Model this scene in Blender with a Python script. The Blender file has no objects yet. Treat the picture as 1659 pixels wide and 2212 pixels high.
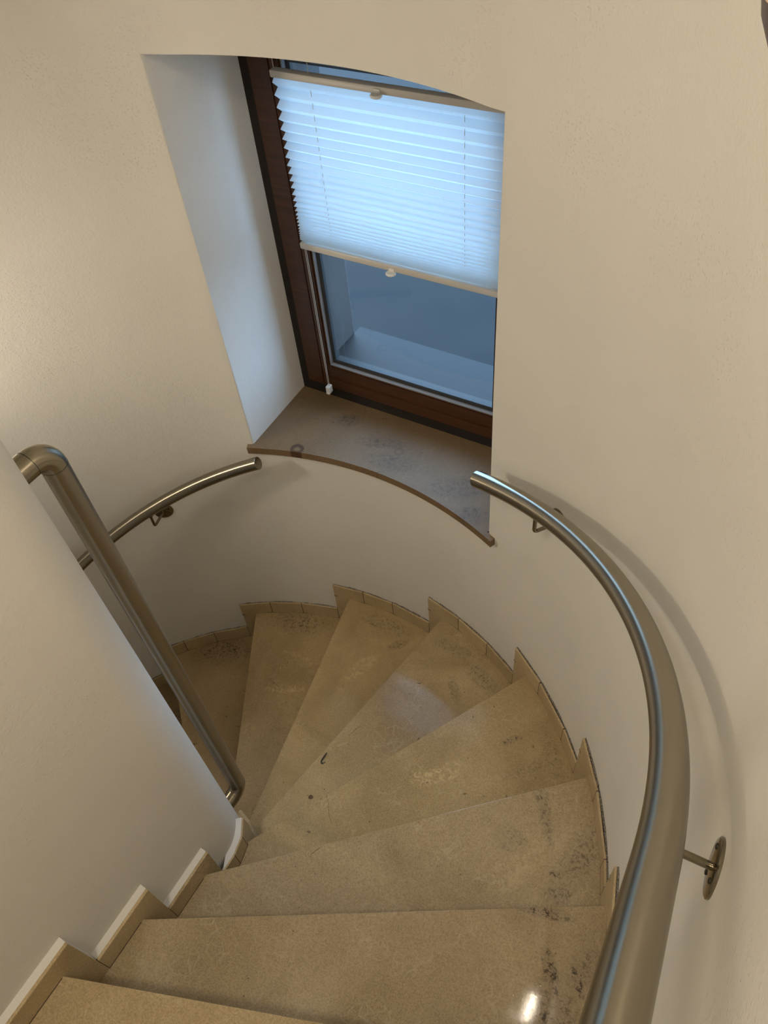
import bpy, bmesh, math, random
from mathutils import Vector, Matrix
random.seed(7)
SC = bpy.context.scene
COL = SC.collection
PI = math.pi

# ------------------------------------------------------------------ camera
cd = bpy.data.cameras.new('camera'); cam = bpy.data.objects.new('camera', cd); COL.objects.link(cam)
cr = Vector((0.8626449459482671, 0.4997178805369321, -0.07826708824012611))
cu = Vector((-0.33967072662164144, 0.6869767410708205, 0.6424070008211624))
cw = Vector((-0.3747899341047427, 0.5275841137670763, -0.762356549256561))
M = Matrix.Identity(4)
for i in range(3):
    M[i][0], M[i][1], M[i][2] = cr[i], cu[i], -cw[i]
M.translation = Vector((0.9434322508992867, -0.2659501109319327, 1.692212403877405))
cam.matrix_world = M
cd.sensor_fit = 'HORIZONTAL'; cd.sensor_width = 36.0; cd.lens = 36.0 * 1699.3635 / 1659.0
cd.clip_start = 0.02
SC.camera = cam

# ------------------------------------------------------------------ sky, exposure
wd = bpy.data.worlds.new('world'); SC.world = wd; wd.use_nodes = True
bg = wd.node_tree.nodes['Background']
bg.inputs[0].default_value = (0.40, 0.65, 1.0, 1); bg.inputs[1].default_value = 7.6
SC.view_settings.view_transform = 'Standard'; SC.view_settings.look = 'None'
SC.view_settings.exposure = 0.0; SC.view_settings.gamma = 1.0
SC.view_settings.use_curve_mapping = False
WARM = (1.0, 0.88, 0.70)

# ------------------------------------------------------------------ measures (metres)
H = 0.1636            # riser
R = 1.062             # curved outer wall
NR = 0.1205            # rounded end of the inner wall
RR = 0.9946           # handrail axis
SK = 0.0686           # skirting height
ZB, ZT = -0.024, 1.103
AL, AR = 112.69, 68.03
YB = -2.3             # wall behind the camera
ZTOP, ZLOW = 2.62, -3.2
def P2(r, deg): return (r * math.cos(math.radians(deg)), r * math.sin(math.radians(deg)))
def yw(x): return 1.2835 + 0.0096 * x      # plane of the window frame
WA = math.atan(0.0096)

# ------------------------------------------------------------------ helpers
def link(name, bm, mat, parent=None, smooth=None):
    me = bpy.data.meshes.new(name); bmesh.ops.recalc_face_normals(bm, faces=bm.faces)
    bm.to_mesh(me); bm.free()
    if smooth:
        for p in me.polygons: p.use_smooth = True
        me.set_sharp_from_angle(angle=math.radians(smooth))
    me.materials.append(mat)
    o = bpy.data.objects.new(name, me); COL.objects.link(o)
    if parent: o.parent = parent
    return o
def tag(o, label=None, cat=None, group=None, kind=None):
    for k, v in (('label', label), ('category', cat), ('group', group), ('kind', kind)):
        if v: o[k] = v
    return o
def empty(name):
    o = bpy.data.objects.new(name, None); o.empty_display_size = 0.05; COL.objects.link(o); return o
def prism(bm, poly, z0, z1, bev=0.0):
    """vertical prism over a plan polygon"""
    b = [bm.verts.new((x, y, z0)) for x, y in poly]; t = [bm.verts.new((x, y, z1)) for x, y in poly]
    n = len(poly); fs = [bm.faces.new(b[::-1]), bm.faces.new(t)]
    for i in range(n): fs.append(bm.faces.new((b[i], b[(i + 1) % n], t[(i + 1) % n], t[i])))
    if bev:
        es = [e for e in bm.edges if e.verts[0] in t and e.verts[1] in t]
        bmesh.ops.bevel(bm, geom=es, offset=bev, segments=2, affect='EDGES', profile=0.5)
    return fs
def box(bm, x0, x1, y0, y1, z0, z1, mat4=None, bev=0.0):
    vs = [bm.verts.new((x, y, z)) for z in (z0, z1) for y in (y0, y1) for x in (x0, x1)]
    fs = [bm.faces.new([vs[i] for i in f]) for f in ((0, 2, 3, 1), (4, 5, 7, 6), (0, 1, 5, 4), (2, 6, 7, 3), (0, 4, 6, 2), (1, 3, 7, 5))]
    if bev:
        es = list({e for f in fs for e in f.edges})
        r = bmesh.ops.bevel(bm, geom=es, offset=bev, segments=2, affect='EDGES', profile=0.5)
        vs = list({v for f in r['faces'] for v in f.verts} | {v for v in vs if v.is_valid})
    if mat4: bmesh.ops.transform(bm, matrix=mat4, verts=[v for v in vs if v.is_valid])
def sweep(bm, pts, rad, n=24, caps=True, bev=0.0):
    pts = [Vector(p) for p in pts]
    tg = []
    for i in range(len(pts)):
        a = pts[max(i - 1, 0)]; b = pts[min(i + 1, len(pts) - 1)]; tg.append((b - a).normalized())
    up = Vector((0, 0, 1))
    if abs(tg[0].dot(up)) > 0.95: up = Vector((1, 0, 0))
    nx = tg[0].cross(up).normalized()
    rings = []; st = []
    if caps and bev:
        seq = [(pts[0], tg[0], rad - bev)] + [(pts[0] + tg[0] * bev, tg[0], rad)] + [(pts[i], tg[i], rad) for i in range(1, len(pts) - 1)] + [(pts[-1] - tg[-1] * bev, tg[-1], rad), (pts[-1], tg[-1], rad - bev)]
    else: seq = [(pts[i], tg[i], rad) for i in range(len(pts))]
    for p, t, r in seq:
        nx = (nx - t * nx.dot(t)).normalized(); ny = t.cross(nx)
        rings.append([bm.verts.new(p + (nx * math.cos(2 * PI * k / n) + ny * math.sin(2 * PI * k / n)) * r) for k in range(n)])
    uv = bm.loops.layers.uv.verify()
    for i, (a, b) in enumerate(zip(rings, rings[1:])):
        for k in range(n):
            f = bm.faces.new((a[k], a[(k + 1) % n], b[(k + 1) % n], b[k]))
            for lp, q in zip(f.loops, ((i, k), (i, k + 1), (i + 1, k + 1), (i + 1, k))): lp[uv].uv = (q[0] / 100, q[1] / n)
    if caps: bm.faces.new(rings[0][::-1]); bm.faces.new(rings[-1])
def lathe(bm, prof, n=32, mat4=None):
    rings = []
    for r, z in prof:
        if r < 1e-6: rings.append([bm.verts.new((0, 0, z))])
        else: rings.append([bm.verts.new((r * math.cos(2 * PI * k / n), r * math.sin(2 * PI * k / n), z)) for k in range(n)])
    for a, b in zip(rings, rings[1:]):
        for k in range(n):
            if len(a) == 1 and len(b) == 1: continue
            if len(a) == 1: bm.faces.new((a[0], b[k], b[(k + 1) % n]))
            elif len(b) == 1: bm.faces.new((a[k], a[(k + 1) % n], b[0]))
            else: bm.faces.new((a[k], a[(k + 1) % n], b[(k + 1) % n], b[k]))
    if mat4: bmesh.ops.transform(bm, matrix=mat4, verts=[v for ring in rings for v in ring])
def frame_at(p, axis):
    q = Vector(axis).normalized().to_track_quat('Z', 'Y').to_matrix().to_4x4(); q.translation = Vector(p); return q

# ------------------------------------------------------------------ materials
def mat(name, col=(0.8, 0.8, 0.8), rough=0.5, metal=0.0, spec=0.5):
    m = bpy.data.materials.new(name); m.use_nodes = True; b = m.node_tree.nodes['Principled BSDF']
    b.inputs['Base Color'].default_value = (*col, 1); b.inputs['Roughness'].default_value = rough
    b.inputs['Metallic'].default_value = metal; b.inputs['Specular IOR Level'].default_value = spec
    return m, m.node_tree.nodes, m.node_tree.links, b
def nz(nt, lk, scale, detail=4, rough=0.5, co=None, dist=0.0):
    n = nt.new('ShaderNodeTexNoise'); n.inputs['Scale'].default_value = scale; n.inputs['Detail'].default_value = detail
    n.inputs['Roughness'].default_value = rough; n.inputs['Distortion'].default_value = dist
    if co: lk.new(co, n.inputs['Vector'])
    return n.outputs['Fac']
def ramp(nt, lk, src, stops):
    r = nt.new('ShaderNodeValToRGB'); lk.new(src, r.inputs[0]); e = r.color_ramp.elements
    while len(e) < len(stops): e.new(0.5)
    for k, (p, c) in enumerate(stops):
        e[k].position = p; e[k].color = (*c, 1) if len(c) == 3 else c
    return r.outputs[0]
def mth(nt, lk, op, a, b=None, clamp=False):
    n = nt.new('ShaderNodeMath'); n.operation = op; n.use_clamp = clamp
    for i, v in enumerate((a, b)):
        if v is None: continue
        if isinstance(v, (int, float)): n.inputs[i].default_value = v
        else: lk.new(v, n.inputs[i])
    return n.outputs[0]
def mixc(nt, lk, fac, a, b, mode='MIX'):
    n = nt.new('ShaderNodeMix'); n.data_type = 'RGBA'; n.blend_type = mode
    if isinstance(fac, (int, float)): n.inputs[0].default_value = fac
    else: lk.new(fac, n.inputs[0])
    for i, v in ((6, a), (7, b)):
        if isinstance(v, tuple): n.inputs[i].default_value = (*v, 1)
        else: lk.new(v, n.inputs[i])
    return n.outputs[2]
def bump(nt, lk, b, h, strength, dist=0.001):
    n = nt.new('ShaderNodeBump'); n.inputs['Strength'].default_value = strength; n.inputs['Distance'].default_value = dist
    lk.new(h, n.inputs['Height']); lk.new(n.outputs[0], b.inputs['Normal'])

def plaster_mat():
    m, nt, lk, b = mat('wall_plaster', (0.80, 0.77, 0.71), 0.75, 0, 0.3)
    tc = nt.new('ShaderNodeTexCoord').outputs['Object']
    big = nz(nt, lk, 3.0, 3, 0.5, tc)
    c = ramp(nt, lk, big, [(0.3, (0.775, 0.745, 0.685)), (0.7, (0.82, 0.79, 0.73))])
    scuff = ramp(nt, lk, nz(nt, lk, 14, 5, 0.7, tc), [(0.66, (0, 0, 0)), (0.80, (1, 1, 1))])
    c = mixc(nt, lk, mth(nt, lk, 'MULTIPLY', scuff, 0.10), c, (0.60, 0.56, 0.50))
    lk.new(c, b.inputs['Base Color'])
    fine = nz(nt, lk, 160, 3, 0.6, tc); mid = nz(nt, lk, 38, 3, 0.5, tc)
    grains = ramp(nt, lk, nz(nt, lk, 210, 1, 0.5, tc), [(0.62, (0, 0, 0)), (0.72, (1, 1, 1))])
    zone = ramp(nt, lk, nz(nt, lk, 5, 2, 0.5, tc), [(0.40, (0.1, 0.1, 0.1)), (0.62, (1, 1, 1))])
    h = mth(nt, lk, 'ADD', mth(nt, lk, 'MULTIPLY', fine, 0.35), mth(nt, lk, 'MULTIPLY', mid, 0.5))
    h = mth(nt, lk, 'ADD', h, mth(nt, lk, 'MULTIPLY', mth(nt, lk, 'MULTIPLY', grains, zone), 0.28))
    bump(nt, lk, b, h, 0.9, 0.0020)
    return m
def stone_mat(name, tint=(1, 1, 1), rough=0.20, blots=(), rings=(), cracks=(), pale=(), speck=1.0, edgegrit=True):
    """beige shell limestone, polished; blots: (x, y, rx, ry, angle, strength) dark mottled patches"""
    m, nt, lk, b = mat(name, (0.5, 0.42, 0.3), rough, 0, 0.5)
    tc = nt.new('ShaderNodeTexCoord').outputs['Object']
    oi = nt.new('ShaderNodeObjectInfo').outputs['Random']
    off = nt.new('ShaderNodeVectorMath'); off.operation = 'ADD'
    cmb = nt.new('ShaderNodeCombineXYZ'); lk.new(mth(nt, lk, 'MULTIPLY', oi, 17.0), cmb.inputs[0]); lk.new(mth(nt, lk, 'MULTIPLY', oi, 9.0), cmb.inputs[2])
    lk.new(tc, off.inputs[0]); lk.new(cmb.outputs[0], off.inputs[1]); v = off.outputs[0]
    cloud = nz(nt, lk, 4.0, 6, 0.6, v, 0.6)
    c = ramp(nt, lk, cloud, [(0.22, (0.30, 0.218, 0.116)), (0.5, (0.43, 0.332, 0.192)), (0.78, (0.53, 0.425, 0.265))])
    pink = ramp(nt, lk, nz(nt, lk, 2.2, 3, 0.5, v), [(0.30, (0, 0, 0)), (0.80, (1, 1, 1))])
    c = mixc(nt, lk, mth(nt, lk, 'MULTIPLY', pink, 0.45), c, (0.36, 0.28, 0.20))
    grain = ramp(nt, lk, nz(nt, lk, 330, 2, 0.6, v), [(0.30, (0.72, 0.70, 0.66)), (0.5, (1, 1, 1)), (0.72, (1.22, 1.22, 1.22))])
    c = mixc(nt, lk, 0.85, c, grain, 'MULTIPLY')
    # pale shell fragments, thin curls
    ve = nt.new('ShaderNodeTexVoronoi'); ve.feature = 'DISTANCE_TO_EDGE'; ve.inputs['Scale'].default_value = 34
    wp = nt.new('ShaderNodeVectorMath'); wp.operation = 'ADD'
    wn = nt.new('ShaderNodeTexNoise'); wn.inputs['Scale'].default_value = 20; lk.new(v, wn.inputs['Vector'])
    ws = nt.new('ShaderNodeVectorMath'); ws.operation = 'SCALE'; ws.inputs['Scale'].default_value = 0.05; lk.new(wn.outputs['Color'], ws.inputs[0])
    lk.new(v, wp.inputs[0]); lk.new(ws.outputs[0], wp.inputs[1]); lk.new(wp.outputs[0], ve.inputs['Vector'])
    curl = ramp(nt, lk, ve.outputs['Distance'], [(0.0, (1, 1, 1)), (0.06, (0, 0, 0))])
    cz = ramp(nt, lk, nz(nt, lk, 9, 4, 0.6, v), [(0.50, (0, 0, 0)), (0.64, (1, 1, 1))])
    c = mixc(nt, lk, mth(nt, lk, 'MULTIPLY', mth(nt, lk, 'MULTIPLY', curl, cz), 0.55), c, (0.56, 0.46, 0.31))
    # brown speckles, clustered
    sp = ramp(nt, lk, nz(nt, lk, 170, 3, 0.65, v), [(0.60, (0, 0, 0)), (0.68, (1, 1, 1))])
    spz = ramp(nt, lk, nz(nt, lk, 5.5, 4, 0.65, v), [(0.42, (0.12, 0.12, 0.12)), (0.66, (1, 1, 1))])
    c = mixc(nt, lk, mth(nt, lk, 'MULTIPLY', mth(nt, lk, 'MULTIPLY', sp, spz), 0.55 * speck), c, (0.20, 0.145, 0.095))
    pits = ramp(nt, lk, nz(nt, lk, 60, 2, 0.5, v), [(0.735, (0, 0, 0)), (0.77, (1, 1, 1))])
    c = mixc(nt, lk, mth(nt, lk, 'MULTIPLY', pits, 0.7), c, (0.12, 0.085, 0.06))
    sx = nt.new('ShaderNodeSeparateXYZ'); lk.new(tc, sx.inputs[0])
    X, Y = sx.outputs[0], sx.outputs[1]
    def local(x, y, a):
        dx = mth(nt, lk, 'SUBTRACT', X, x); dy = mth(nt, lk, 'SUBTRACT', Y, y); ca, sa = math.cos(a), math.sin(a)
        u = mth(nt, lk, 'ADD', mth(nt, lk, 'MULTIPLY', dx, ca), mth(nt, lk, 'MULTIPLY', dy, sa))
        w = mth(nt, lk, 'SUBTRACT', mth(nt, lk, 'MULTIPLY', dy, ca), mth(nt, lk, 'MULTIPLY', dx, sa))
        return u, w
    for x, y, rx, ry, a, s in pale:
        u, w = local(x, y, a)
        e = mth(nt, lk, 'ADD', mth(nt, lk, 'POWER', mth(nt, lk, 'ABSOLUTE', mth(nt, lk, 'DIVIDE', u, rx)), 2), mth(nt, lk, 'POWER', mth(nt, lk, 'ABSOLUTE', mth(nt, lk, 'DIVIDE', w, ry)), 2))
        fl = ramp(nt, lk, nz(nt, lk, 45, 6, 0.7, tc, 1.5), [(0.48, (0, 0, 0)), (0.56, (1, 1, 1))])
        c = mixc(nt, lk, mth(nt, lk, 'MULTIPLY', mth(nt, lk, 'MULTIPLY', mth(nt, lk, 'MULTIPLY', mth(nt, lk, 'SUBTRACT', 1.0, e, True), 1.8, True), fl), s), c, (0.62, 0.50, 0.30))
    if blots:
        flake = ramp(nt, lk, nz(nt, lk, 95, 8, 0.8, tc, 0.4), [(0.50, (0, 0, 0)), (0.58, (1, 1, 1))])
        tot = None
        for x, y, rx, ry, a, s in blots:
            u, w = local(x, y, a)
            e = mth(nt, lk, 'ADD', mth(nt, lk, 'POWER', mth(nt, lk, 'ABSOLUTE', mth(nt, lk, 'DIVIDE', u, rx)), 2), mth(nt, lk, 'POWER', mth(nt, lk, 'ABSOLUTE', mth(nt, lk, 'DIVIDE', w, ry)), 2))
            k = mth(nt, lk, 'MULTIPLY', mth(nt, lk, 'SUBTRACT', 1.0, e, True), s)
            tot = k if tot is None else mth(nt, lk, 'MAXIMUM', tot, k)
        wob = mth(nt, lk, 'MULTIPLY', mth(nt, lk, 'MULTIPLY', tot, mth(nt, lk, 'ADD', nz(nt, lk, 22, 3, 0.6, tc), 0.35)), 1.6, True)
        c = mixc(nt, lk, mth(nt, lk, 'MULTIPLY', wob, 0.40), c, (0.26, 0.20, 0.14))
        c = mixc(nt, lk, mth(nt, lk, 'MULTIPLY', flake, wob), c, (0.055, 0.042, 0.032))
    for x, y, r0, wd_, s in rings:
        u, w = local(x, y, 0)
        d = mth(nt, lk, 'SQRT', mth(nt, lk, 'ADD', mth(nt, lk, 'MULTIPLY', u, u), mth(nt, lk, 'MULTIPLY', w, w)))
        d = mth(nt, lk, 'ADD', d, mth(nt, lk, 'MULTIPLY', mth(nt, lk, 'SUBTRACT', nz(nt, lk, 60, 3, 0.6, tc), 0.5), 0.012))
        k = mth(nt, lk, 'SUBTRACT', 1.0, mth(nt, lk, 'DIVIDE', mth(nt, lk, 'ABSOLUTE', mth(nt, lk, 'SUBTRACT', d, r0)), wd_), True)
        k = mth(nt, lk, 'MULTIPLY', mth(nt, lk, 'MULTIPLY', k, 2.0, True), s)
        c = mixc(nt, lk, k, c, (0.13, 0.075, 0.04))
    for x, y, L, wd_, a, s in cracks:
        u, w = local(x, y, a)
        w = mth(nt, lk, 'ADD', w, mth(nt, lk, 'MULTIPLY', mth(nt, lk, 'SUBTRACT', nz(nt, lk, 25, 3, 0.6, tc), 0.5), 0.02))
        k = mth(nt, lk, 'MULTIPLY', mth(nt, lk, 'SUBTRACT', 1.0, mth(nt, lk, 'DIVIDE', mth(nt, lk, 'ABSOLUTE', w), wd_), True), mth(nt, lk, 'MULTIPLY', mth(nt, lk, 'SUBTRACT', 1.0, mth(nt, lk, 'DIVIDE', mth(nt, lk, 'ABSOLUTE', u), L), True), 4.0, True))
        c = mixc(nt, lk, mth(nt, lk, 'MULTIPLY', k, s), c, (0.09, 0.06, 0.04))
    rt = nt.new('ShaderNodeMix'); rt.data_type = 'RGBA'; rt.blend_type = 'MULTIPLY'; rt.inputs[0].default_value = 1
    lk.new(c, rt.inputs[6]); rt.inputs[7].default_value = (*tint, 1)
    lk.new(rt.outputs[2], b.inputs['Base Color'])
    rr_ = mth(nt, lk, 'ADD', mth(nt, lk, 'MULTIPLY', cloud, 0.08), rough - 0.04)
    lk.new(rr_, b.inputs['Roughness'])
    bump(nt, lk, b, mth(nt, lk, 'ADD', nz(nt, lk, 120, 3, 0.6, v), mth(nt, lk, 'MULTIPLY', sp, -0.4)), 0.06, 0.0004)
    return m
def grit_mat(name, a, b_):
    m, nt, lk, b = mat(name, a, 0.95, 0, 0.1)
    tc = nt.new('ShaderNodeTexCoord').outputs['Object']
    f = nz(nt, lk, 260, 4, 0.7, tc)
    lk.new(ramp(nt, lk, f, [(0.38, a), (0.62, b_)]), b.inputs['Base Color']); bump(nt, lk, b, f, 0.9, 0.003)
    return m
def steel_mat(name, rough=0.27, col=(0.37, 0.335, 0.265)):
    m, nt, lk, b = mat(name, col, rough, 1.0)
    b.inputs['Anisotropic'].default_value = 0.0
    tc = nt.new('ShaderNodeTexCoord').outputs['Object']
    mp = nt.new('ShaderNodeMapping'); mp.inputs['Scale'].default_value = (260, 260, 260); lk.new(tc, mp.inputs[0])
    f = nz(nt, lk, 1.0, 3, 0.6, mp.outputs[0])
    lk.new(mth(nt, lk, 'ADD', mth(nt, lk, 'MULTIPLY', f, 0.06), rough - 0.03), b.inputs['Roughness'])
    return m
def tube_mat(name, rough, col):
    """steel ground round the tube: highlights stretch along its length"""
    m, nt, lk, b = mat(name, col, rough, 1.0)
    b.inputs['Anisotropic'].default_value = 0.8
    tg = nt.new('ShaderNodeTangent'); tg.direction_type = 'UV_MAP'; lk.new(tg.outputs[0], b.inputs['Tangent'])
    tc = nt.new('ShaderNodeTexCoord').outputs['Object']
    return m
def wood_mat():
    m, nt, lk, b = mat('stained_wood', (0.12, 0.045, 0.018), 0.42)
    tc = nt.new('ShaderNodeTexCoord').outputs['Object']
    mp = nt.new('ShaderNodeMapping'); mp.inputs['Scale'].default_value = (1.2, 40, 40); lk.new(tc, mp.inputs[0])
    f = nz(nt, lk, 3, 4, 0.6, mp.outputs[0], 0.4)
    lk.new(ramp(nt, lk, f, [(0.3, (0.042, 0.013, 0.003)), (0.7, (0.078, 0.025, 0.006))]), b.inputs['Base Color'])
    bump(nt, lk, b, f, 0.08, 0.0005)
    return m

MPL = plaster_mat()
MFILL = mat('cream_filler', (0.76, 0.73, 0.67), 0.85)[0]
MGRIT = grit_mat('grey_mortar', (0.09, 0.08, 0.07), (0.40, 0.36, 0.31))
MJOINT = mat('dark_joint', (0.07, 0.05, 0.035), 0.95)[0]
MSTEEL = steel_mat('brushed_steel', 0.13)
MTUBE = tube_mat('brushed_steel_tube', 0.26, (0.345, 0.305, 0.235))
MSTEELP = steel_mat('polished_steel', 0.16, (0.27, 0.235, 0.17))
MWOOD = wood_mat()
MDARK = mat('shaded_groove', (0.012, 0.008, 0.006), 0.8)[0]
MSEAL = mat('grey_glazing_seal', (0.30, 0.31, 0.33), 0.45)[0]
MSPACER = mat('dark_spacer', (0.035, 0.035, 0.035), 0.5)[0]
MWHITE = mat('white_plastic', (0.80, 0.77, 0.72), 0.35)[0]
MRAIL = mat('pale_blind_rail', (0.62, 0.58, 0.52), 0.4)[0]
MCORD = mat('blind_cord', (0.55, 0.50, 0.42), 0.8)[0]
MSCREW = mat('screw_hole', (0.02, 0.018, 0.015), 0.5)[0]
MSTONE_TILE = stone_mat('skirting_stone', (1.18, 1.16, 1.10), 0.42, speck=0.4)

# ------------------------------------------------------------------ outer wall with the window niche
def arc_points():
    pts = [(R, y) for y in (YB, -1.6, -0.9, -0.4)]
    angs = sorted(set([float(a) for a in range(0, 181, 2)]) | {AR, AL})
    angs = [a for a in angs if not (abs(a - AR) < 1.0 and a != AR) and not (abs(a - AL) < 1.0 and a != AL)]
    pts += [P2(R, a) for a in angs]
    pts += [(-R, y) for y in (-0.4, -0.9, -1.6, YB)]
    return pts
XRL, XRR = -0.419, 0.405          # reveals at the frame
PR = P2(R, AR); PL = P2(R, AL)
YO = 1.50                          # outer face of the facade
bm = bmesh.new()
pts = arc_points()
zs = [ZLOW, -1.6, -0.8, ZB, 0.5, ZT, 1.9, ZTOP]
grid = {}
for i, (x, y) in enumerate(pts):
    for j, z in enumerate(zs): grid[i, j] = bm.verts.new((x, y, z))
def is_open(i, j):
    a0 = math.degrees(math.atan2(pts[i][1], pts[i][0])); a1 = math.degrees(math.atan2(pts[i + 1][1], pts[i + 1][0]))
    return a0 >= AR - 0.01 and a1 <= AL + 0.01 and 3 <= j <= 4 and pts[i][1] > 0.5
for i in range(len(pts) - 1):
    for j in range(len(zs) - 1):
        if not is_open(i, j): bm.faces.new((grid[i, j], grid[i + 1, j], grid[i + 1, j + 1], grid[i, j + 1]))
# reveals run back to the frame, then on to the facade
ia = min(range(len(pts)), key=lambda i: (pts[i][0] - PR[0]) ** 2 + (pts[i][1] - PR[1]) ** 2)
ib = min(range(len(pts)), key=lambda i: (pts[i][0] - PL[0]) ** 2 + (pts[i][1] - PL[1]) ** 2)
back = {}
for key, x in (('r', XRR), ('l', XRL)):
    back[key] = [bm.verts.new((x, 1.34, z)) for z in (ZB, 0.5, ZT)]
for k in range(2):
    bm.faces.new((grid[ia, 3 + k], back['r'][k], back['r'][k + 1], grid[ia, 4 + k]))
    bm.faces.new((grid[ib, 3 + k], back['l'][k], back['l'][k + 1], grid[ib, 4 + k]))
bm.faces.new([grid[i, 5] for i in range(ia, ib + 1)] + [back['l'][2], back['r'][2]])
bm.edges.ensure_lookup_table()
_je = []
for e in bm.edges:
    a, b = e.verts
    for i in (ia, ib):
        if {a, b} == {grid[i, 3], grid[i, 4]} or {a, b} == {grid[i, 4], grid[i, 5]}: _je.append(e)
    if abs(a.co.z - ZT) < 1e-6 and abs(b.co.z - ZT) < 1e-6 and len(e.link_faces) == 2 and abs(a.co.xy.length - R) < 1e-4 and abs(b.co.xy.length - R) < 1e-4 and AR - .1 < math.degrees(math.atan2((a.co.y + b.co.y) / 2, (a.co.x + b.co.x) / 2)) < AL + .1: _je.append(e)
bmesh.ops.bevel(bm, geom=_je, offset=0.006, segments=3, affect='EDGES', profile=0.5, clamp_overlap=True)
wo = link('wall_outer', bm, MPL, None, 35)
tag(wo, 'curved cream plastered wall with a deep window niche', kind='structure')

# facade around the window (outside)
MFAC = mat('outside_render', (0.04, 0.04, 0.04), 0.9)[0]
bm = bmesh.new()
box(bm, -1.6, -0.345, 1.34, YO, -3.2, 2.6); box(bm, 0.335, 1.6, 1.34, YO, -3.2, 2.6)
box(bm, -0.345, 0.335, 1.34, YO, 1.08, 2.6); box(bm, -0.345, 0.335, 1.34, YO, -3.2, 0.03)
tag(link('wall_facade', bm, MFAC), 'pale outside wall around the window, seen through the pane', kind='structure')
bm = bmesh.new()
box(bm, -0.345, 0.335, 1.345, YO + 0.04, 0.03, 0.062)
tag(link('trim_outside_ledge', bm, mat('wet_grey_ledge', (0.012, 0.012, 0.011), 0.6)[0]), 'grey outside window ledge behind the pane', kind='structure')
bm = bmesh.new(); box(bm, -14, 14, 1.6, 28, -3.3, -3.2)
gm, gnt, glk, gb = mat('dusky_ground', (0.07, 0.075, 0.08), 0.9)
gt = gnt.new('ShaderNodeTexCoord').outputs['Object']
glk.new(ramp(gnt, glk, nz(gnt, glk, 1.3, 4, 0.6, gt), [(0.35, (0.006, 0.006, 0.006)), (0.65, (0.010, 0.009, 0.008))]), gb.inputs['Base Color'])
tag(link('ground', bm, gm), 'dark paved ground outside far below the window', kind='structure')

# ------------------------------------------------------------------ inner wall with rounded end
bm = bmesh.new()
poly = [(NR, YB), (NR, 0)] + [P2(NR, a) for a in range(8, 180, 8)] + [(-NR, 0), (-NR, YB)]
prism(bm, poly, ZLOW, ZTOP)
tag(link('wall_inner', bm, MPL, None, 30), 'cream plastered dividing wall with rounded end in the turn of the stairs', kind='structure')
bm = bmesh.new(); box(bm, -R - 0.05, R + 0.05, YB - 0.1, YB, ZLOW, ZTOP)
tag(link('wall_back', bm, MPL), 'plastered wall behind the viewer', kind='structure')
bm = bmesh.new(); box(bm, -R - 0.1, R + 0.1, YB - 0.1, R + 0.1, ZTOP, ZTOP + 0.1)
tag(link('ceiling', bm, MPL), 'white ceiling above the stairwell', kind='structure')
bm = bmesh.new(); box(bm, -R - 0.05, R + 0.05, YB - 0.1, R + 0.05, ZLOW - 0.1, ZLOW)
tag(link('floor', bm, MSTONE_TILE), 'stone floor of the storey below', kind='structure')

# ------------------------------------------------------------------ stairs
RT_ = 1.052
N = {0: (1.052, -0.04), 1: (1.0155, 0.284), 2: (0.867, 0.594), 3: (0.586, 0.873), 4: (0.215, 1.029), 5: (-0.192, 1.034), 6: (-0.571, 0.884), 7: (-0.853, 0.616),
     8: (-1.015, 0.276), 9: (-1.052, -0.05), 10: (-1.052, -0.33), -1: (1.052, -0.34), -2: (1.052, -0.61), -3: (1.052, -0.88), -4: (1.052, -1.15)}
I = {0: (0.136, -0.394), 1: (0.136, -0.2395), 2: (0.136, -0.0855), 3: (0.126, 0.056), 4: (0.058, 0.122), 5: (-0.026, 0.132), 6: (-0.114, 0.072), 7: (-0.134, -0.065),
     8: (-0.136, -0.22), 9: (-0.136, -0.375), 10: (-0.136, -0.53), -1: (0.136, -0.58), -2: (0.136, -0.79), -3: (0.136, -1.0), -4: (0.136, -1.23)}
stair = empty('staircase'); stair.location = (0, 0, 0)
tag(stair, 'winding flight of beige limestone steps turning left down around the wall end', 'stairs')
def outer_chain(a, b):
    """points along the outer wall between two nosing ends, going from a to b"""
    out = []
    def s(p): return math.degrees(math.atan2(p[1], p[0])) if p[1] > 0 else (p[1] * 55 if p[0] > 0 else 180 - p[1] * 55)
    sa, sb = s(a), s(b); n = max(2, int(abs(sb - sa) / 4))
    for i in range(n + 1):
        q = sa + (sb - sa) * i / n
        if q < 0: out.append((RT_ + 0.004, q / 55))
        elif q > 180: out.append((-RT_ - 0.004, -(q - 180) / 55))
        else: out.append(P2(RT_ + 0.004, q))
    return out
def inner_chain(a, b):
    out = []
    def s(p): return math.degrees(math.atan2(p[1], p[0])) if p[1] > 0 else (p[1] * 300 if p[0] > 0 else 180 - p[1] * 300)
    sa, sb = s(a), s(b); n = max(2, int(abs(sb - sa) / 12))
    for i in range(n + 1):
        q = sa + (sb - sa) * i / n
        if q < 0: out.append((0.131, q / 300))
        elif q > 180: out.append((-0.131, -(q - 180) / 300))
        else: out.append(P2(0.131, q))
    return out
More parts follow.
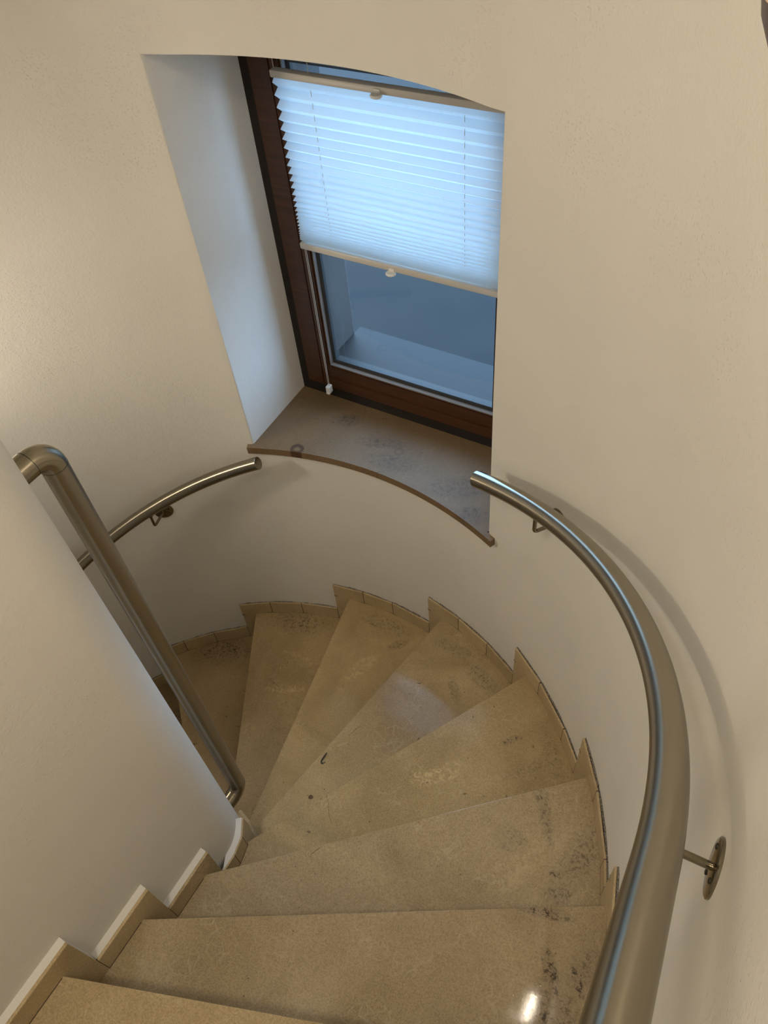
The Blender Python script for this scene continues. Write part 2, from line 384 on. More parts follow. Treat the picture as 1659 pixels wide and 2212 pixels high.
BL = {1: [(0.895, 0.205, 0.075, 0.016, 0.25, 1.0), (0.955, 0.105, 0.055, 0.018, -0.95, 1.0), (1.006, 0.122, 0.045, 0.013, -1.0, 1.0), (0.972, 0.02, 0.03, 0.018, 0.9, 0.9), (0.99, 0.05, 0.09, 0.055, -1.1, 0.45), (1.02, 0.15, 0.05, 0.03, 1.4, 0.4)],
      2: [(0.885, 0.335, 0.016, 0.011, 0.4, 1.0), (0.91, 0.30, 0.05, 0.03, 0.8, 0.5), (0.80, 0.47, 0.12, 0.02, -1.0, 0.5), (0.93, 0.42, 0.14, 0.05, 1.35, 0.42), (0.76, 0.36, 0.05, 0.04, 0, 0.3)],
      3: [(0.635, 0.665, 0.045, 0.013, 0.9, 0.75), (0.70, 0.60, 0.08, 0.03, 0.8, 0.3), (0.75, 0.68, 0.1, 0.03, -0.9, 0.35)],
      4: [(0.38, 0.80, 0.06, 0.02, -0.8, 0.45), (0.44, 0.88, 0.10, 0.035, -0.4, 0.42), (0.30, 0.94, 0.09, 0.03, 0.0, 0.35)],
      5: [(0.075, 0.945, 0.05, 0.02, 0.9, 0.6), (-0.06, 0.98, 0.07, 0.012, 0.0, 0.5), (0.0, 1.0, 0.13, 0.04, 0, 0.35)],
      6: [(-0.38, 0.93, 0.16, 0.06, 0.4, 0.5)], 7: [(-0.68, 0.74, 0.14, 0.08, 0.7, 0.6), (-0.55, 0.80, 0.10, 0.04, 0.6, 0.5)], 8: [(-0.75, 0.45, 0.12, 0.05, 0.6, 0.6), (-0.56, 0.25, 0.03, 0.02, 0.9, 1.0)]}
CR = {3: [(0.255, 0.265, 0.075, 0.0012, -0.9, 0.75), (0.33, 0.12, 0.03, 0.001, -0.7, 0.6)], 5: [(-0.04, 0.52, 0.06, 0.001, 0.1, 0.4)],
      4: [(0.16, 0.53, 0.03, 0.0013, 1.25, 0.9)], 7: [(-0.45, 0.65, 0.05, 0.002, 0.5, 0.9)], 6: [(-0.32, 0.66, 0.04, 0.0015, -0.1, 0.6)], 2: [(0.35, 0.10, 0.02, 0.0015, 1.2, 0.8)]}
TN = {-1: (0.94, 0.93, 0.90), 0: (1.0, 0.97, 0.88), 1: (0.96, 0.94, 0.92), 2: (1.0, 0.99, 0.98), 3: (1.0, 0.97, 0.88), 4: (0.97, 0.95, 0.90), 5: (1.02, 0.98, 0.86), 6: (1.0, 0.94, 0.82), 7: (0.92, 0.84, 0.72), 8: (0.66, 0.58, 0.48)}  # last tint darkens the lowest seen tread, painting in its shade
PAL = {3: [(0.505, 0.485, 0.075, 0.03, 0.9, 0.85), (0.46, 0.44, 0.04, 0.03, 0.0, 0.7)], 6: [(-0.27, 0.66, 0.09, 0.02, 0.5, 0.6), (-0.33, 0.80, 0.05, 0.015, 0.2, 0.4)], 5: [(0.0, 0.80, 0.10, 0.03, 1.2, 0.4)], 2: [(0.80, 0.30, 0.10, 0.04, 1.0, 0.4)], 1: [(0.55, 0.05, 0.2, 0.05, 0.3, 0.25)]}
MT = {}
for k in range(-3, 11):
    if k in BL or k in CR or k in TN:
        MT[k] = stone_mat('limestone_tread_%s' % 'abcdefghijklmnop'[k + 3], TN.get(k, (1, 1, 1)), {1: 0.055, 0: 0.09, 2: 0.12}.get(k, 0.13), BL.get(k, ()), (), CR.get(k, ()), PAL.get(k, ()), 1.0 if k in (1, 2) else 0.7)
    else: MT[k] = stone_mat('limestone_tread_%s' % 'abcdefghijklmnop'[k + 3])
MRISER = stone_mat('riser_stone', (0.95, 0.93, 0.88), 0.4)
for k in range(-3, 11):
    z = -k * H
    a_o, a_i = Vector(N[k - 1]), Vector(I[k - 1]); b_o, b_i = Vector(N[k]), Vector(I[k])
    poly = outer_chain(N[k - 1], N[k]) + inner_chain(I[k], I[k - 1])
    # tuck the back edge under the tread above
    d = (a_o - a_i).normalized(); nrm = Vector((d.y, -d.x))
    if nrm.dot((b_o + b_i) / 2 - (a_o + a_i) / 2) > 0: nrm = -nrm
    poly[0] = tuple(Vector(poly[0]) + nrm * 0.022 + Vector((0, 0))); poly[-1] = tuple(Vector(poly[-1]) + nrm * 0.022)
    if math.hypot(*poly[-1]) < 0.10: poly[-1] = tuple(Vector(poly[-1]).normalized() * 0.125)
    bm = bmesh.new(); prism(bm, poly, z - 0.03, z, 0.001)
    link('tread', bm, MT[k], stair)
    # riser under this nosing, set back 2 cm
    d2 = (b_o - b_i).normalized(); n2 = Vector((d2.y, -d2.x))
    if n2.dot((a_o + a_i) / 2 - (b_o + b_i) / 2) < 0: n2 = -n2
    q = [b_i + n2 * 0.014, b_o + n2 * 0.014, b_o + n2 * 0.030, b_i + n2 * 0.030]
    bm = bmesh.new(); prism(bm, [tuple(v) for v in q], z - H, z - 0.0302)
    link('riser', bm, MRISER, stair)

# ------------------------------------------------------------------ skirting tiles
def skirt(parent, chain_pts, z_lo_seq, wall_side, front, back_r):
    pass
bo = empty('baseboard_outer'); tag(bo, 'stepped limestone skirting tiles along the curved outer wall', kind='structure')
bi = empty('baseboard_inner'); tag(bi, 'stepped limestone skirting tiles along the inner wall', kind='structure')
PH = {0: -0.3, 1: 19.0, 2: 38.5, 3: 59.6, 4: 81.6, 5: 103.9, 6: 125.9, 7: 146.5, 8: 167.5}
NU = {0: -3, 1: 15.6, 2: 34.4, 3: 56.1, 4: 78.2, 5: 100.5, 6: 122.9, 7: 144.2, 8: 164.8}
JO = {1: [5.5, 12.5], 2: [22.3, 31.0], 3: [44.0, 52.4], 4: [66.9, 74.2], 5: [90.4, 97.1], 6: [112.1, 119.1], 7: [133.6, 140.5], 8: [153.5, 160.5], 0: [-13.0, -7.0]}
def op(q, r):
    if q < 0: return (r, q * 0.0185)
    if q > 180: return (-r, -(q - 180) * 0.0185)
    return P2(r, q)
def facet_tile(parent, q0, q1, zt, zl0, zl1, split=None, r_f=RT_ - 0.0, r_b=1.0585):
    """flat tile between plan stations q0..q1; lower edge zl0, dropping to zl1 beyond split"""
    bm = bmesh.new(); g = 0.0011
    a, b = Vector(op(q0, r_f)), Vector(op(q1, r_f)); d = (b - a).normalized(); a = a + d * g; b = b - d * g
    c = Vector(op(q1, r_f + 0.0055)) - d * g; e = Vector(op(q0, r_f + 0.0055)) + d * g
    jt = random.uniform(-0.0012, 0.0012)
    if split is None: prism(bm, [tuple(a), tuple(b), tuple(c), tuple(e)], zl0, zt + jt)
    else:
        t = (split - q0) / (q1 - q0)
        prof = [(0, zl0), (t, zl0), (t, zl1), (1, zl1), (1, zt + jt), (0, zt + jt)]
        f = [bm.verts.new((*(a.lerp(b, s)), z)) for s, z in prof]; k = [bm.verts.new((*(e.lerp(c, s)), z)) for s, z in prof]
        n = len(prof); bm.faces.new(f); bm.faces.new(k[::-1])
        for i in range(n): bm.faces.new((f[i], f[(i + 1) % n], k[(i + 1) % n], k[i]))
    bmesh.ops.recalc_face_normals(bm, faces=bm.faces)
    bmesh.ops.bevel(bm, geom=list(bm.edges), offset=0.0006, segments=1, affect='EDGES')
    return link('tile', bm, MSTONE_TILE, parent)
mort = bmesh.new(); bed = bmesh.new()
for k in range(0, 9):
    z = -k * H; q_prev = PH[k - 1] if k > 0 else -19.0
    st = [q_prev] + JO[k] + [PH[k]]
    for a, b in zip(st, st[1:]):
        last = b == PH[k]
        if last: facet_tile(bo, a, b, z + SK, z + 0.0012, z - H + 0.0012, NU[k] - 0.4)
        else: facet_tile(bo, a, b, z + SK, z + 0.0012, None)
    for a in st[1:-1]:
        p0, p1 = Vector(op(a - 0.15, RT_ + 0.0006)), Vector(op(a + 0.15, RT_ + 0.0006)); q0, q1 = Vector(op(a - 0.15, 1.0585)), Vector(op(a + 0.15, 1.0585))
        prism(bed, [tuple(p0), tuple(p1), tuple(q1), tuple(q0)], z, z + SK - 0.001)
    # grey mortar ledge behind the tiles, broken and slightly low
    n = 26
    for i in range(n):
        a = q_prev + (PH[k] - q_prev) * i / n; b = q_prev + (PH[k] - q_prev) * (i + 1) / n
        top = z + SK - random.uniform(0.0005, 0.006)
        prism(mort, [op(a, 1.0605), op(b, 1.0605), op(b, 1.0641), op(a, 1.0641)] if False else [op(a, 1.0572), op(b, 1.0572), op(b, 1.0630), op(a, 1.0630)], z - (H if a > NU[k] - 1 else 0) + 0.002, top)
    for i in range(12):
        a = q_prev + (PH[k] - q_prev) * i / 12; b = q_prev + (PH[k] - q_prev) * (i + 1) / 12
        prism(bed, [op(a, RT_ - 0.0006), op(b, RT_ - 0.0006), op(b, 1.060), op(a, 1.060)], z - 0.002, z + 0.0012)
tag(link('mortar', mort, MGRIT, bo), 'rough grey mortar ledge behind the tiles', kind='stuff')
link('joint', bed, MJOINT, bo)

def ip(s, r):
    """station on the inner wall: s<0 is y along the straight face, s in degrees on the rounded end"""
    if s < 0: return (r, s)
    if s > 180: return (-r, -(s - 180) / 400)
    return P2(r, s)
AI = {-1: -0.50, 0: -0.341, 1: -0.184, 2: -0.040, 3: 44.0, 4: 84.0, 5: 122.0, 6: 158.0}
JI = {0: [], 1: [], 2: [], 3: [3.0, 23.0], 4: [64.0], 5: [103.0], 6: [140.0]}
NI = {0: -0.394, 1: -0.2395, 2: -0.0855, 3: 24.0, 4: 62.0, 5: 100.0, 6: 146.0}
lip = bmesh.new(); grit2 = bmesh.new(); bed = bmesh.new()
def inner_tile(s0, s1, zt, z0, z1, split):
    bm = bmesh.new(); rf = 0.1415
    a, b = Vector(ip(s0, rf)), Vector(ip(s1, rf)); d = (b - a).normalized(); a += d * 0.0006; b -= d * 0.0006
    nb = Vector((-d.y, d.x)) * 0.0095
    e, c = a + nb, b + nb
    if split is None: prism(bm, [tuple(a), tuple(b), tuple(c), tuple(e)], z0, zt)
    else:
        sp = Vector(ip(split, rf)); t = max(0.05, min(0.95, (sp - a).dot(b - a) / (b - a).length_squared))
        prof = [(0, z0), (t, z0), (t, z1), (1, z1), (1, zt), (0, zt)]
        f = [bm.verts.new((*(a.lerp(b, q)), z)) for q, z in prof]; k = [bm.verts.new((*(e.lerp(c, q)), z)) for q, z in prof]
        n = len(prof); bm.faces.new(f); bm.faces.new(k[::-1])
        for i in range(n): bm.faces.new((f[i], f[(i + 1) % n], k[(i + 1) % n], k[i]))
    bmesh.ops.recalc_face_normals(bm, faces=bm.faces)
    bmesh.ops.bevel(bm, geom=list(bm.edges), offset=0.0006, segments=1, affect='EDGES')
    link('tile', bm, MSTONE_TILE, bi)
    # painted filler ledge between tile top and wall
    w0, w1 = Vector(ip(s0, NR - 0.002)), Vector(ip(s1, NR - 0.002))
    low = s0 >= 44; tgt = grit2 if low else lip
    n = 5; vt = []
    zz = zt - (0.006 if low else -0.0005)
    for i in range(n + 1):
        q = i / n; f0 = a.lerp(b, q) + nb * (0.5 if s0 >= -0.05 else 0.7); 
        if s0 >= -0.05 and s1 > 0: ww = Vector(ip(max(s0, 0) + (s1 - max(s0, 0)) * q, NR - 0.002))
        else: ww = w0.lerp(w1, q)
        vt.append((tgt.verts.new((*f0, z1 + 0.002 if i == n else z0 + 0.002)), tgt.verts.new((*f0, zz)), tgt.verts.new((*ww, zz + (0.0 if low else 0.005))), tgt.verts.new((*ww, z1 + 0.002 if i == n else z0 + 0.002))))
    for u, v in zip(vt, vt[1:]):
        for i in range(4): tgt.faces.new((u[i], u[(i + 1) % 4], v[(i + 1) % 4], v[i]))
    tgt.faces.new(vt[0]); tgt.faces.new(vt[-1][::-1])
for k in range(0, 7):
    z = -k * H; st = [AI[k - 1]] + JI[k] + [AI[k]]
    for a, b in zip(st, st[1:]):
        last = b == AI[k]
        inner_tile(a, b, z + SK, z + 0.001, z - H + 0.001 if last else z + 0.001, NI[k] if last else None)
    aa = Vector(ip(AI[k - 1], 0.1422)); bb = Vector(ip(AI[k], 0.1422))
link('tile_backing', grit2, MSTONE_TILE, bi)
tag(link('filler', lip, MFILL, bi), 'white painted filler ledge on top of the tiles')
# dark joint between tiles and treads
for k in range(0, 4):
    for a in [AI[k - 1]] + JI[k]:
        da = 0.6 if a > 0 else 0.0008
        if a < 0: prism(bed, [ip(a - da, 0.1408), ip(a + da, 0.1408), ip(a + da, 0.134), ip(a - da, 0.134)], -k * H, -k * H + SK - 0.001)
        else: prism(bed, [ip(a - da, 0.1411), ip(a + da, 0.1411), ip(a + da, 0.134), ip(a - da, 0.134)], -k * H, -k * H + SK - 0.001)
for k in range(0, 4):
    st = [AI[k - 1]] + JI[k] + [NI[k]]
    st = [s for s in st if s <= NI[k] or s == NI[k]]
    for a, b in zip(st, st[1:]):
        if a == b: continue
        prism(bed, [ip(a, 0.1425), ip(b, 0.1425), ip(b, 0.134), ip(a, 0.134)], -k * H - 0.002, -k * H + 0.001)
link('joint', bed, MJOINT, bi)

# ------------------------------------------------------------------ window
sill_m = stone_mat('sill_limestone', (0.46, 0.375, 0.31), 0.55, [(-0.20, 1.20, 0.06, 0.03, 0.4, 0.6), (0.02, 1.10, 0.10, 0.04, 0.2, 0.45), (0.25, 1.10, 0.12, 0.05, 0.5, 0.45), (-0.05, 1.16, 0.09, 0.03, 0.3, 0.45), (0.33, 1.02, 0.06, 0.04, 0.3, 0.5)], [(-0.272, 1.022, 0.016, 0.008, 0.85), (0.02, 1.15, 0.012, 0.005, 0.3)], [(0.0, 1.045, 0.03, 0.0015, 0.6, 0.8)])
bm = bmesh.new()
RS = 1.0455
front = [P2(RS, a) for a in [66.6 + (113.7 - 66.6) * i / 24 for i in range(25)]]
poly = front + [P2(R + 0.002, 113.7), P2(R + 0.002, AL + 0.15), (XRL - 0.001, 1.335), (XRR + 0.001, 1.335), P2(R + 0.002, AR - 0.15), P2(R + 0.002, 66.6)]
prism(bm, poly, ZB - 0.0255, ZB, 0.0015)
sill = link('trim_window_sill', bm, sill_m); tag(sill, 'mottled brown limestone window sill with curved front edge and a dark ring stain', kind='structure')

win = empty('window_1'); tag(win, 'brown wooden window in the deep niche', kind='structure')
win.location = (0, 1.2835, 0); win.rotation_euler = (0, 0, WA)
def wbox(name, x0, x1, z0, z1, y0, y1, m, bev=0.002, parent=None):
    bm = bmesh.new(); box(bm, x0, x1, y0, y1, z0, z1, None, bev)
    return link(name, bm, m, parent or win)
# outer frame: y from -0.004 (proud) back
def ring(name, xo0, xo1, zo0, zo1, xi0, xi1, zi0, zi1, y0, y1, m, bev=0.003):
    bm = bmesh.new()
    o = [(xo0, zo0), (xo1, zo0), (xo1, zo1), (xo0, zo1)]; i_ = [(xi0, zi0), (xi1, zi0), (xi1, zi1), (xi0, zi1)]
    V = {}
    for nm, pts_, y in (('of', o, y0), ('if', i_, y0), ('ob', o, y1), ('ib', i_, y1)): V[nm] = [bm.verts.new((x, y, z)) for x, z in pts_]
    for k in range(4):
        l = (k + 1) % 4
        bm.faces.new((V['of'][k], V['of'][l], V['if'][l], V['if'][k])); bm.faces.new((V['ob'][k], V['ib'][k], V['ib'][l], V['ob'][l]))
        bm.faces.new((V['of'][k], V['ob'][k], V['ob'][l], V['of'][l])); bm.faces.new((V['if'][k], V['if'][l], V['ib'][l], V['ib'][k]))
    bmesh.ops.recalc_face_normals(bm, faces=bm.faces)
    es = [e for e in bm.edges if all(v in V['of'] or v in V['if'] for v in e.verts)]
    bmesh.ops.bevel(bm, geom=es, offset=bev, segments=2, affect='EDGES')
    return link(name, bm, m, win, 40)
XFL, XFR = -0.419, 0.405
ring('shaded_groove', XFL - 0.006, XFR + 0.006, -0.028, 1.12, -0.386, 0.374, 0.026, 1.09, 0.002, 0.06, MDARK)  # near-black ring; its bottom band paints the shaded gap above the sill
ring('frame', -0.389, 0.377, 0.0205, 1.10, -0.324, 0.312, 0.0225, 1.06, -0.004, 0.055, MWOOD, 0.003)
ring('sash_groove', -0.326, 0.314, 0.018, 1.062, -0.3175, 0.3055, 0.026, 1.055, 0.003, 0.06, MDARK)
ring('sash', -0.3185, 0.3065, 0.024, 1.056, -0.289, 0.277, 0.112, 1.010, -0.008, 0.05, MWOOD, 0.005)
ring('sash_step', -0.318, 0.306, 0.024, 1.05, -0.300, 0.288, 0.068, 1.03, -0.0125, -0.006, MWOOD, 0.003)
ring('glazing_seal', -0.290, 0.278, 0.111, 1.011, -0.2845, 0.2725, 0.1175, 1.0055, -0.004, 0.02, MSEAL, 0.001)
ring('glass_spacer', -0.286, 0.274, 0.1155, 1.0075, -0.272, 0.260, 0.132, 0.996, 0.006, 0.03, MSPACER, 0.001)
def glass_mat():
    m = bpy.data.materials.new('window_glass'); m.use_nodes = True; nt = m.node_tree.nodes; lk = m.node_tree.links
    for n in list(nt): nt.remove(n)
    out = nt.new('ShaderNodeOutputMaterial'); mx = nt.new('ShaderNodeMixShader'); tr = nt.new('ShaderNodeBsdfTransparent'); gl = nt.new('ShaderNodeBsdfGlossy')
    tr.inputs[0].default_value = (0.90, 0.94, 0.95, 1); gl.inputs['Roughness'].default_value = 0.02; gl.inputs[0].default_value = (1, 1, 1, 1)
    fr = nt.new('ShaderNodeFresnel'); fr.inputs[0].default_value = 1.75
    ge = nt.new('ShaderNodeNewGeometry')
    lk.new(mth(nt, lk, 'MULTIPLY', fr.outputs[0], mth(nt, lk, 'SUBTRACT', 1.0, ge.outputs['Backfacing'])), mx.inputs[0]); lk.new(tr.outputs[0], mx.inputs[1]); lk.new(gl.outputs[0], mx.inputs[2]); lk.new(mx.outputs[0], out.inputs[0])
    return m
bm = bmesh.new(); box(bm, -0.286, 0.274, 0.012, 0.016, 0.116, 1.007)
link('pane', bm, glass_mat(), win)

# ------------------------------------------------------------------ pleated blind
blind = empty('pleated_blind'); blind.location = (0, 1.2395, 0); blind.rotation_euler = (0, 0, WA)
tag(blind, 'white pleated blind glowing in daylight, half lowered in front of the window', 'blind')
BX0, BX1 = -0.283, 0.302
def brail(z0, z1, name):
    bm = bmesh.new(); box(bm, BX0 - 0.003, BX1 + 0.003, -0.011, 0.011, z0, z1, None, 0.003); return link(name, bm, MRAIL, blind, 40)
brail(0.984, 1.0005, 'top_rail'); brail(0.5505, 0.568, 'bottom_rail')
def knob(z, up):
    bm = bmesh.new()
    lathe(bm, [(0.0, -0.0035), (0.0125, -0.0035), (0.0145, -0.001), (0.0145, 0.001), (0.0125, 0.0035), (0, 0.0035)], 24)
    bmesh.ops.scale(bm, vec=(1, 0.8, 1), verts=bm.verts)
    bmesh.ops.transform(bm, matrix=Matrix.Translation((-0.003, -0.017, z)), verts=bm.verts)
    box(bm, -0.010, 0.004, -0.013, -0.006, z - 0.001, z + 0.012 if up else z + 0.012)
    link('handle', bm, MWHITE, blind, 40)
knob(0.9835, True); knob(0.5485, True)
def fabric_mat():
    m = bpy.data.materials.new('blind_fabric'); m.use_nodes = True; nt = m.node_tree.nodes; lk = m.node_tree.links
    for n in list(nt): nt.remove(n)
    out = nt.new('ShaderNodeOutputMaterial'); mx = nt.new('ShaderNodeMixShader'); tl = nt.new('ShaderNodeBsdfTranslucent'); df = nt.new('ShaderNodeBsdfDiffuse')
    tl.inputs[0].default_value = (0.86, 0.955, 0.975, 1); df.inputs[0].default_value = (0.84, 0.82, 0.84, 1); mx.inputs[0].default_value = 0.62
    lk.new(df.outputs[0], mx.inputs[1]); lk.new(tl.outputs[0], mx.inputs[2]); lk.new(mx.outputs[0], out.inputs[0]); return m
bm = bmesh.new()
tips = [0.9769, 0.9496, 0.9216, 0.8952, 0.8712, 0.848, 0.8269, 0.8038, 0.7829, 0.7629, 0.7439, 0.7256, 0.7071, 0.6912, 0.6756, 0.6634, 0.6514, 0.6414, 0.6316, 0.6214]
tips = [t - 0.004 for t in tips]; d = 0.0088
while tips[-1] > 0.578: tips.append(tips[-1] - d); d = max(0.0036, d * 0.86)
prof = [(0.004, 0.985)]
for a, b in zip(tips, tips[1:] + [0.568]): prof += [(-0.0095, a), (0.0085, a * 0.42 + b * 0.58)]
prof.append((0.0, 0.567))
XS = [BX0, BX1]
rows = [[bm.verts.new((x, y, z)) for x in XS] for y, z in prof]
for a, b in zip(rows, rows[1:]): bm.faces.new((a[0], a[1], b[1], b[0]))
fab = link('fabric', bm, fabric_mat(), blind)
def cord(x, z0, z1, y=0.0, r=0.0007, name='cord'):
    bm = bmesh.new(); sweep(bm, [(x, y, z0), (x, y, z1)], r, 8); link(name, bm, MCORD, blind)
cord(-0.185, 0.57, 1.06, 0.0); cord(0.198, 0.57, 1.06, 0.0)
cord(-0.2795, 0.558, 0.062, 0.0, 0.0009); cord(-0.2765, 0.558, 0.062, 0.002, 0.0009); cord(-0.2795, 1.0, 1.06, 0, 0.0008)
bm = bmesh.new(); box(bm, -0.2855, -0.2715, -0.009, 0.010, 0.036, 0.062, None, 0.0015); box(bm, -0.284, -0.273, -0.011, 0.004, 0.0335, 0.040, None, 0.001)
link('cord_weight', bm, MWHITE, blind)

# ------------------------------------------------------------------ handrails
Z0, Z1, Z2, ZB1 = 0.95376, -0.75424, 0.13756, -0.80386
def rail_r(s):
    if s > 0: a = s / RR; return Vector((RR * math.cos(a), RR * math.sin(a), Z0 + Z1 * s + Z2 * s * s))
    return Vector((RR, s, Z0 + ZB1 * s))
def rail_l(q):
    """q: degrees round the wall (continuing straight past 180)"""
    z = -0.037 - 0.0071 * (q - 111) - 0.0000245 * (q - 111) ** 2
    if q <= 180: return Vector((*P2(RR, q), z))
    return Vector((-RR, -(q - 180) * 0.0174, z))
def bracket(rail, anchor, wall_pt, parent):
    """rod down from the tube's underside, bent towards the wall, round rosette with three screws"""
    top = Vector(anchor) - Vector((0, 0, 0.019)); bend = Vector(anchor) - Vector((0, 0, 0.078)); w = Vector(wall_pt)
    dirw = (w - bend).normalized(); br = empty('bracket'); br.parent = parent
    path = [top, bend + Vector((0, 0, 0.012))]
    for i in range(1, 8):
        t = i / 8; p0 = bend + Vector((0, 0, 0.012)); p2 = bend + dirw * 0.012
        path.append(p0 * (1 - t) ** 2 + bend * 2 * t * (1 - t) + p2 * t * t)
    path += [bend + dirw * 0.012, w]
    bm = bmesh.new(); sweep(bm, path, 0.0047, 14); link('arm', bm, MSTEELP, br, 50)
    bm = bmesh.new(); lathe(bm, [(0, 0.0), (0.0, 0.0)] [:0] + [(0, -0.001), (0.0325, -0.001), (0.0325, 0.0025), (0.030, 0.0042), (0.008, 0.0055), (0, 0.0055)], 40, frame_at(w, -out_n(w)))
    link('rosette', bm, MSTEELP, br, 40)
    fm = frame_at(w, -out_n(w))
    for k in range(3):
        a = 2 * PI * k / 3 + 0.5; bm = bmesh.new()
        lathe(bm, [(0.0034, 0.0045), (0.0034, 0.0058), (0.002, 0.0064), (0, 0.0058)], 12, fm @ Matrix.Translation((0.021 * math.cos(a), 0.021 * math.sin(a), 0)))
        link('screw', bm, MSCREW, br, 40)
    # small saddle under the tube
    bm = bmesh.new(); lathe(bm, [(0, -0.001), (0.010, -0.001), (0.012, 0.004), (0.0, 0.004)], 16, frame_at(top - Vector((0, 0, 0.004)), (0, 0, 1))); link('saddle', bm, MSTEELP, br, 40)
def out_n(w):
    if w.y > 0: return Vector((w.x, w.y, 0)).normalized()
    return Vector((math.copysign(1, w.x), 0, 0))

hr = empty('handrail'); tag(hr, 'curved brushed steel handrail on the right-hand wall, ending at the window niche', 'handrail')
S_END = 1.1587
bm = bmesh.new(); sweep(bm, [rail_r(-1.45 + (S_END + 1.45) * i / 130) for i in range(131)], 0.0212, 40, True, 0.001)
link('tube', bm, MTUBE, hr, 40)
def mk_br_r(s, qw, dz=-0.078):
    p = rail_r(s); a = math.degrees(s / RR)
    if s > 0: w = Vector((*P2(R - 0.0005, a + qw), p.z + dz))
    else: w = Vector((R - 0.0005, s + qw, p.z + dz))
    bracket(None, p, w, hr)
mk_br_r(0.0734, 0.0, -0.082)
mk_br_r(math.radians(53.8) * RR, 0.0)
mk_br_r(-0.85, 0.0)

hl = empty('handrail'); tag(hl, 'curved brushed steel handrail on the far left wall, running down behind the inner wall', 'handrail')
bm = bmesh.new(); sweep(bm, [rail_l(111.0 + (205 - 111.0) * i / 90) for i in range(91)], 0.0205, 40, True, 0.001)
link('tube', bm, MTUBE, hl, 40)
p = rail_l(134.3); bracket(None, p, Vector((*P2(R - 0.0005, 132.6), p.z - 0.085)), hl)
p = rail_l(172.0); bracket(None, p, Vector((*P2(R - 0.0005, 172.0), p.z - 0.08)), hl)

hu = empty('grab_rail'); tag(hu, 'upright brushed steel grab rail bent into the rounded end of the inner wall', 'handrail')
PX, PY = 0.0125, 0.175; ZU, ZL = 0.8766, -0.489; RB = 0.034; RU = 0.0222
def elbow(z, sgn, xs):
    """vertical meets stub along -y"""
    c = Vector((PX, PY - RB, z + sgn * RB)); out = []
    for i in range(13):
        t = PI / 2 * i / 12; out.append(c + Vector((xs * (1 - math.cos(t)) * 0, RB * math.cos(t), -sgn * RB * math.sin(t))))
    return out
up = elbow(ZU, -1, 0); lo = elbow(ZL, 1, 0)
bm = bmesh.new()
path = [Vector((PX, 0.095, ZU))] + up[::-1] + [Vector((PX, PY, ZU - RB - (ZU - ZL - 2 * RB) * i / 30)) for i in range(1, 30)] + lo + [Vector((PX, 0.095, ZL))]
sweep(bm, path, RU, 40, True); link('tube', bm, MTUBE, hu, 40)
for p_, ax in ((Vector((PX, PY - RB, ZU)), (0, 1, 0)), (Vector((PX, PY, ZU - RB)), (0, 0, 1)), (Vector((PX, PY, ZL + RB)), (0, 0, 1)), (Vector((PX, PY - RB, ZL)), (0, 1, 0))):
    bm = bmesh.new(); lathe(bm, [(RU - 0.001, -0.0004), (RU + 0.00025, -0.0004), (RU + 0.00025, 0.0004), (RU - 0.001, 0.0004)], 40, frame_at(p_, ax)); link('weld_seam', bm, MSPACER, hu)

# ------------------------------------------------------------------ scraps on the steps
MBLK = mat('black_plastic', (0.012, 0.012, 0.014), 0.35)[0]
z4 = -4 * H
bm = bmesh.new()
def strip(bm, pts_, w, th, z):
    L = []
    for i, (x, y, dz) in enumerate(pts_):
        a = pts_[max(i - 1, 0)]; b = pts_[min(i + 1, len(pts_) - 1)]; t = Vector((b[0] - a[0], b[1] - a[1])).normalized(); n = Vector((-t.y, t.x)) * w[i]
        L.append([bm.verts.new((x + n.x, y + n.y, z + dz)), bm.verts.new((x - n.x, y - n.y, z + dz)), bm.verts.new((x - n.x, y - n.y, z + dz + th)), bm.verts.new((x + n.x, y + n.y, z + dz + th))])
    for u, v in zip(L, L[1:]):
        for k in range(4): bm.faces.new((u[k], u[(k + 1) % 4], v[(k + 1) % 4], v[k]))
    bm.faces.new(L[0]); bm.faces.new(L[-1][::-1])
strip(bm, [(0.1250, 0.4235, 0.006), (0.1232, 0.410, 0.003), (0.1222, 0.399, 0.0003), (0.1228, 0.3925, 0), (0.126, 0.3895, 0), (0.1305, 0.3915, 0.0), (0.1345, 0.3975, 0.0025)], [0.0016, 0.0024, 0.0020, 0.0017, 0.0019, 0.0021, 0.0018], 0.0022, z4 + 0.0001)
tag(link('plastic_clip', bm, MBLK), 'tiny bent black plastic scrap lying on the fifth visible step near its front edge', 'clip')
bm = bmesh.new()
prism(bm, [(0.148, 0.282), (0.1515, 0.278), (0.158, 0.280), (0.162, 0.285), (0.160, 0.291), (0.153, 0.292), (0.1485, 0.288)], z4 + 0.0001, z4 + 0.0022, 0.0006)
tag(link('stone_chip', bm, mat('brown_chip', (0.13, 0.08, 0.045), 0.8)[0]), 'small brown chip lying on the step near the inner wall, below the black scrap', 'chip')
MCR = mat('brown_crumb', (0.16, 0.10, 0.06), 0.9)[0]
for i, (x, y, r) in enumerate([(0.163, 0.337, 0.0013), (0.178, 0.325, 0.0020), (0.184, 0.322, 0.0013), (0.212, 0.300, 0.0018)]):
    bm = bmesh.new(); bmesh.ops.create_icosphere(bm, subdivisions=1, radius=r)
    for v in bm.verts: v.co *= random.uniform(0.8, 1.2); v.co.z *= 0.6
    bmesh.ops.transform(bm, matrix=Matrix.Translation((x, y, z4 + r * 0.5)), verts=bm.verts)
    tag(link('crumb', bm, MCR), ('tiny brown crumb just beyond the brown chip, left of the other crumbs', 'larger of the two close brown crumbs between the chip and the black scrap', 'smaller of the two close brown crumbs between the chip and the black scrap', 'brown crumb farthest right of the chip, near the edge of the step above')[i], 'crumb', 'crumbs on the step by the brown chip')

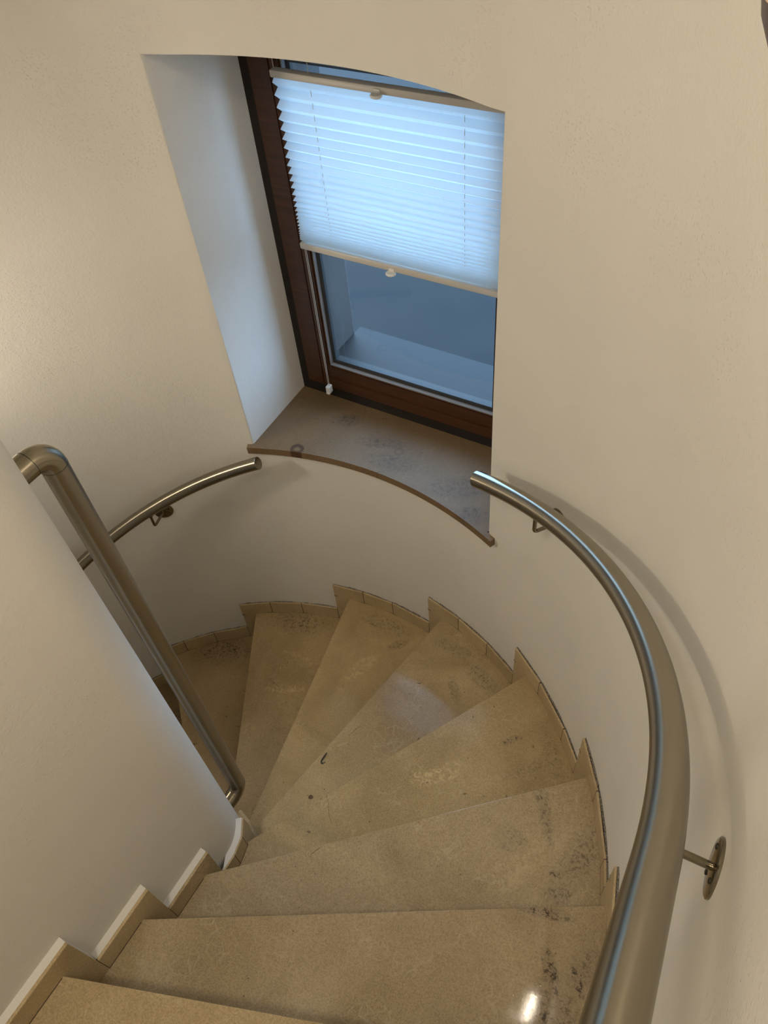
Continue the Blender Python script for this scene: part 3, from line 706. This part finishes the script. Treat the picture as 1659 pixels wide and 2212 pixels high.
# ------------------------------------------------------------------ lamps
def emis(name, col, s):
    m = bpy.data.materials.new(name); m.use_nodes = True; b = m.node_tree.nodes['Principled BSDF']
    b.inputs['Base Color'].default_value = (0.8, 0.8, 0.8, 1); b.inputs['Emission Color'].default_value = (*col, 1); b.inputs['Emission Strength'].default_value = s
    return m
def point(name, loc, e, r, col=WARM):
    l = bpy.data.lights.new(name, 'POINT'); l.energy = e; l.shadow_soft_size = r; l.color = col
    o = bpy.data.objects.new(name, l); o.location = loc; COL.objects.link(o); return o
MBOWL = mat('bronze_bowl', (0.16, 0.10, 0.06), 0.5, 0.6)[0]
def sconce(loc, ang, label, e, r=0.045):
    """half-bowl wall lamp: metal bowl below, opal disc on top, bulb shining out over the rim"""
    t = empty('wall_lamp'); tag(t, label, 'lamp', 'wall lamps of the staircase'); t.location = loc
    bm = bmesh.new(); lathe(bm, [(0.0, -0.045), (0.018, -0.043), (0.034, -0.032), (0.044, -0.012), (0.047, 0.0), (0.044, 0.0), (0.041, -0.012), (0.031, -0.029), (0.016, -0.039), (0, -0.041)], 32)
    link('bowl', bm, MBOWL, t, 40)
    bm = bmesh.new(); lathe(bm, [(0, 0.026), (0.018, 0.024), (0.032, 0.016), (0.0405, 0.001), (0.0405, -0.002), (0.0, -0.002)], 28); link('diffuser', bm, emis('lamp_glow', WARM, 14), t, 40)
    bm = bmesh.new(); sweep(bm, [(0, 0, -0.02), (0.09 * math.cos(ang), 0.09 * math.sin(ang), -0.02)], 0.008, 12); link('stem', bm, MSTEEL, t, 40)
    bm = bmesh.new(); box(bm, 0.022, 0.046, -0.045, 0.045, -0.047, -0.043); link('added_glow_strip', bm, emis('highlight_glow', WARM, 60), t)  # glowing strip added under the bowl to mirror as a highlight on the tread
    l = point('bulb', (0, 0, 0.055), e, r); l.parent = t
    return t
sconce((0.9065, 0.289, 1.525), 0.30, 'wall lamp at the right edge above the handrail', 1.0)
sconce((-0.955, 0.16, 0.52), PI - 0.15, 'wall lamp on the far left wall, hidden behind the inner wall', 11.0)
# unseen ceiling lamp behind the viewer, added as soft warm fill
def fill_ceiling_lamp(loc, e, rad, label):
    t = empty('fill_ceiling_lamp'); tag(t, label, 'lamp', 'added fill lamps above the staircase'); t.location = loc
    bm = bmesh.new(); lathe(bm, [(0, 0.02), (rad * 1.08, 0.02), (rad * 1.1, 0.0), (rad * 1.0, -0.012), (0, -0.012)], 40); link('base', bm, MWHITE, t, 40)
    bm = bmesh.new(); lathe(bm, [(rad, -0.012), (rad * 0.93, -0.03), (rad * 0.6, -0.045), (0, -0.05)], 40); link('shade', bm, emis('fill_glow', WARM, 10), t, 40)
    l = bpy.data.lights.new('bulb', 'AREA'); l.shape = 'DISK'; l.size = rad * 2; l.energy = e; l.color = WARM
    o = bpy.data.objects.new('bulb', l); o.location = (0, 0, -0.055); COL.objects.link(o); o.parent = t
fill_ceiling_lamp((0.60, -0.75, ZTOP - 0.02), 12.6, 0.15, 'unseen round ceiling lamp behind the viewer, added as warm fill light')
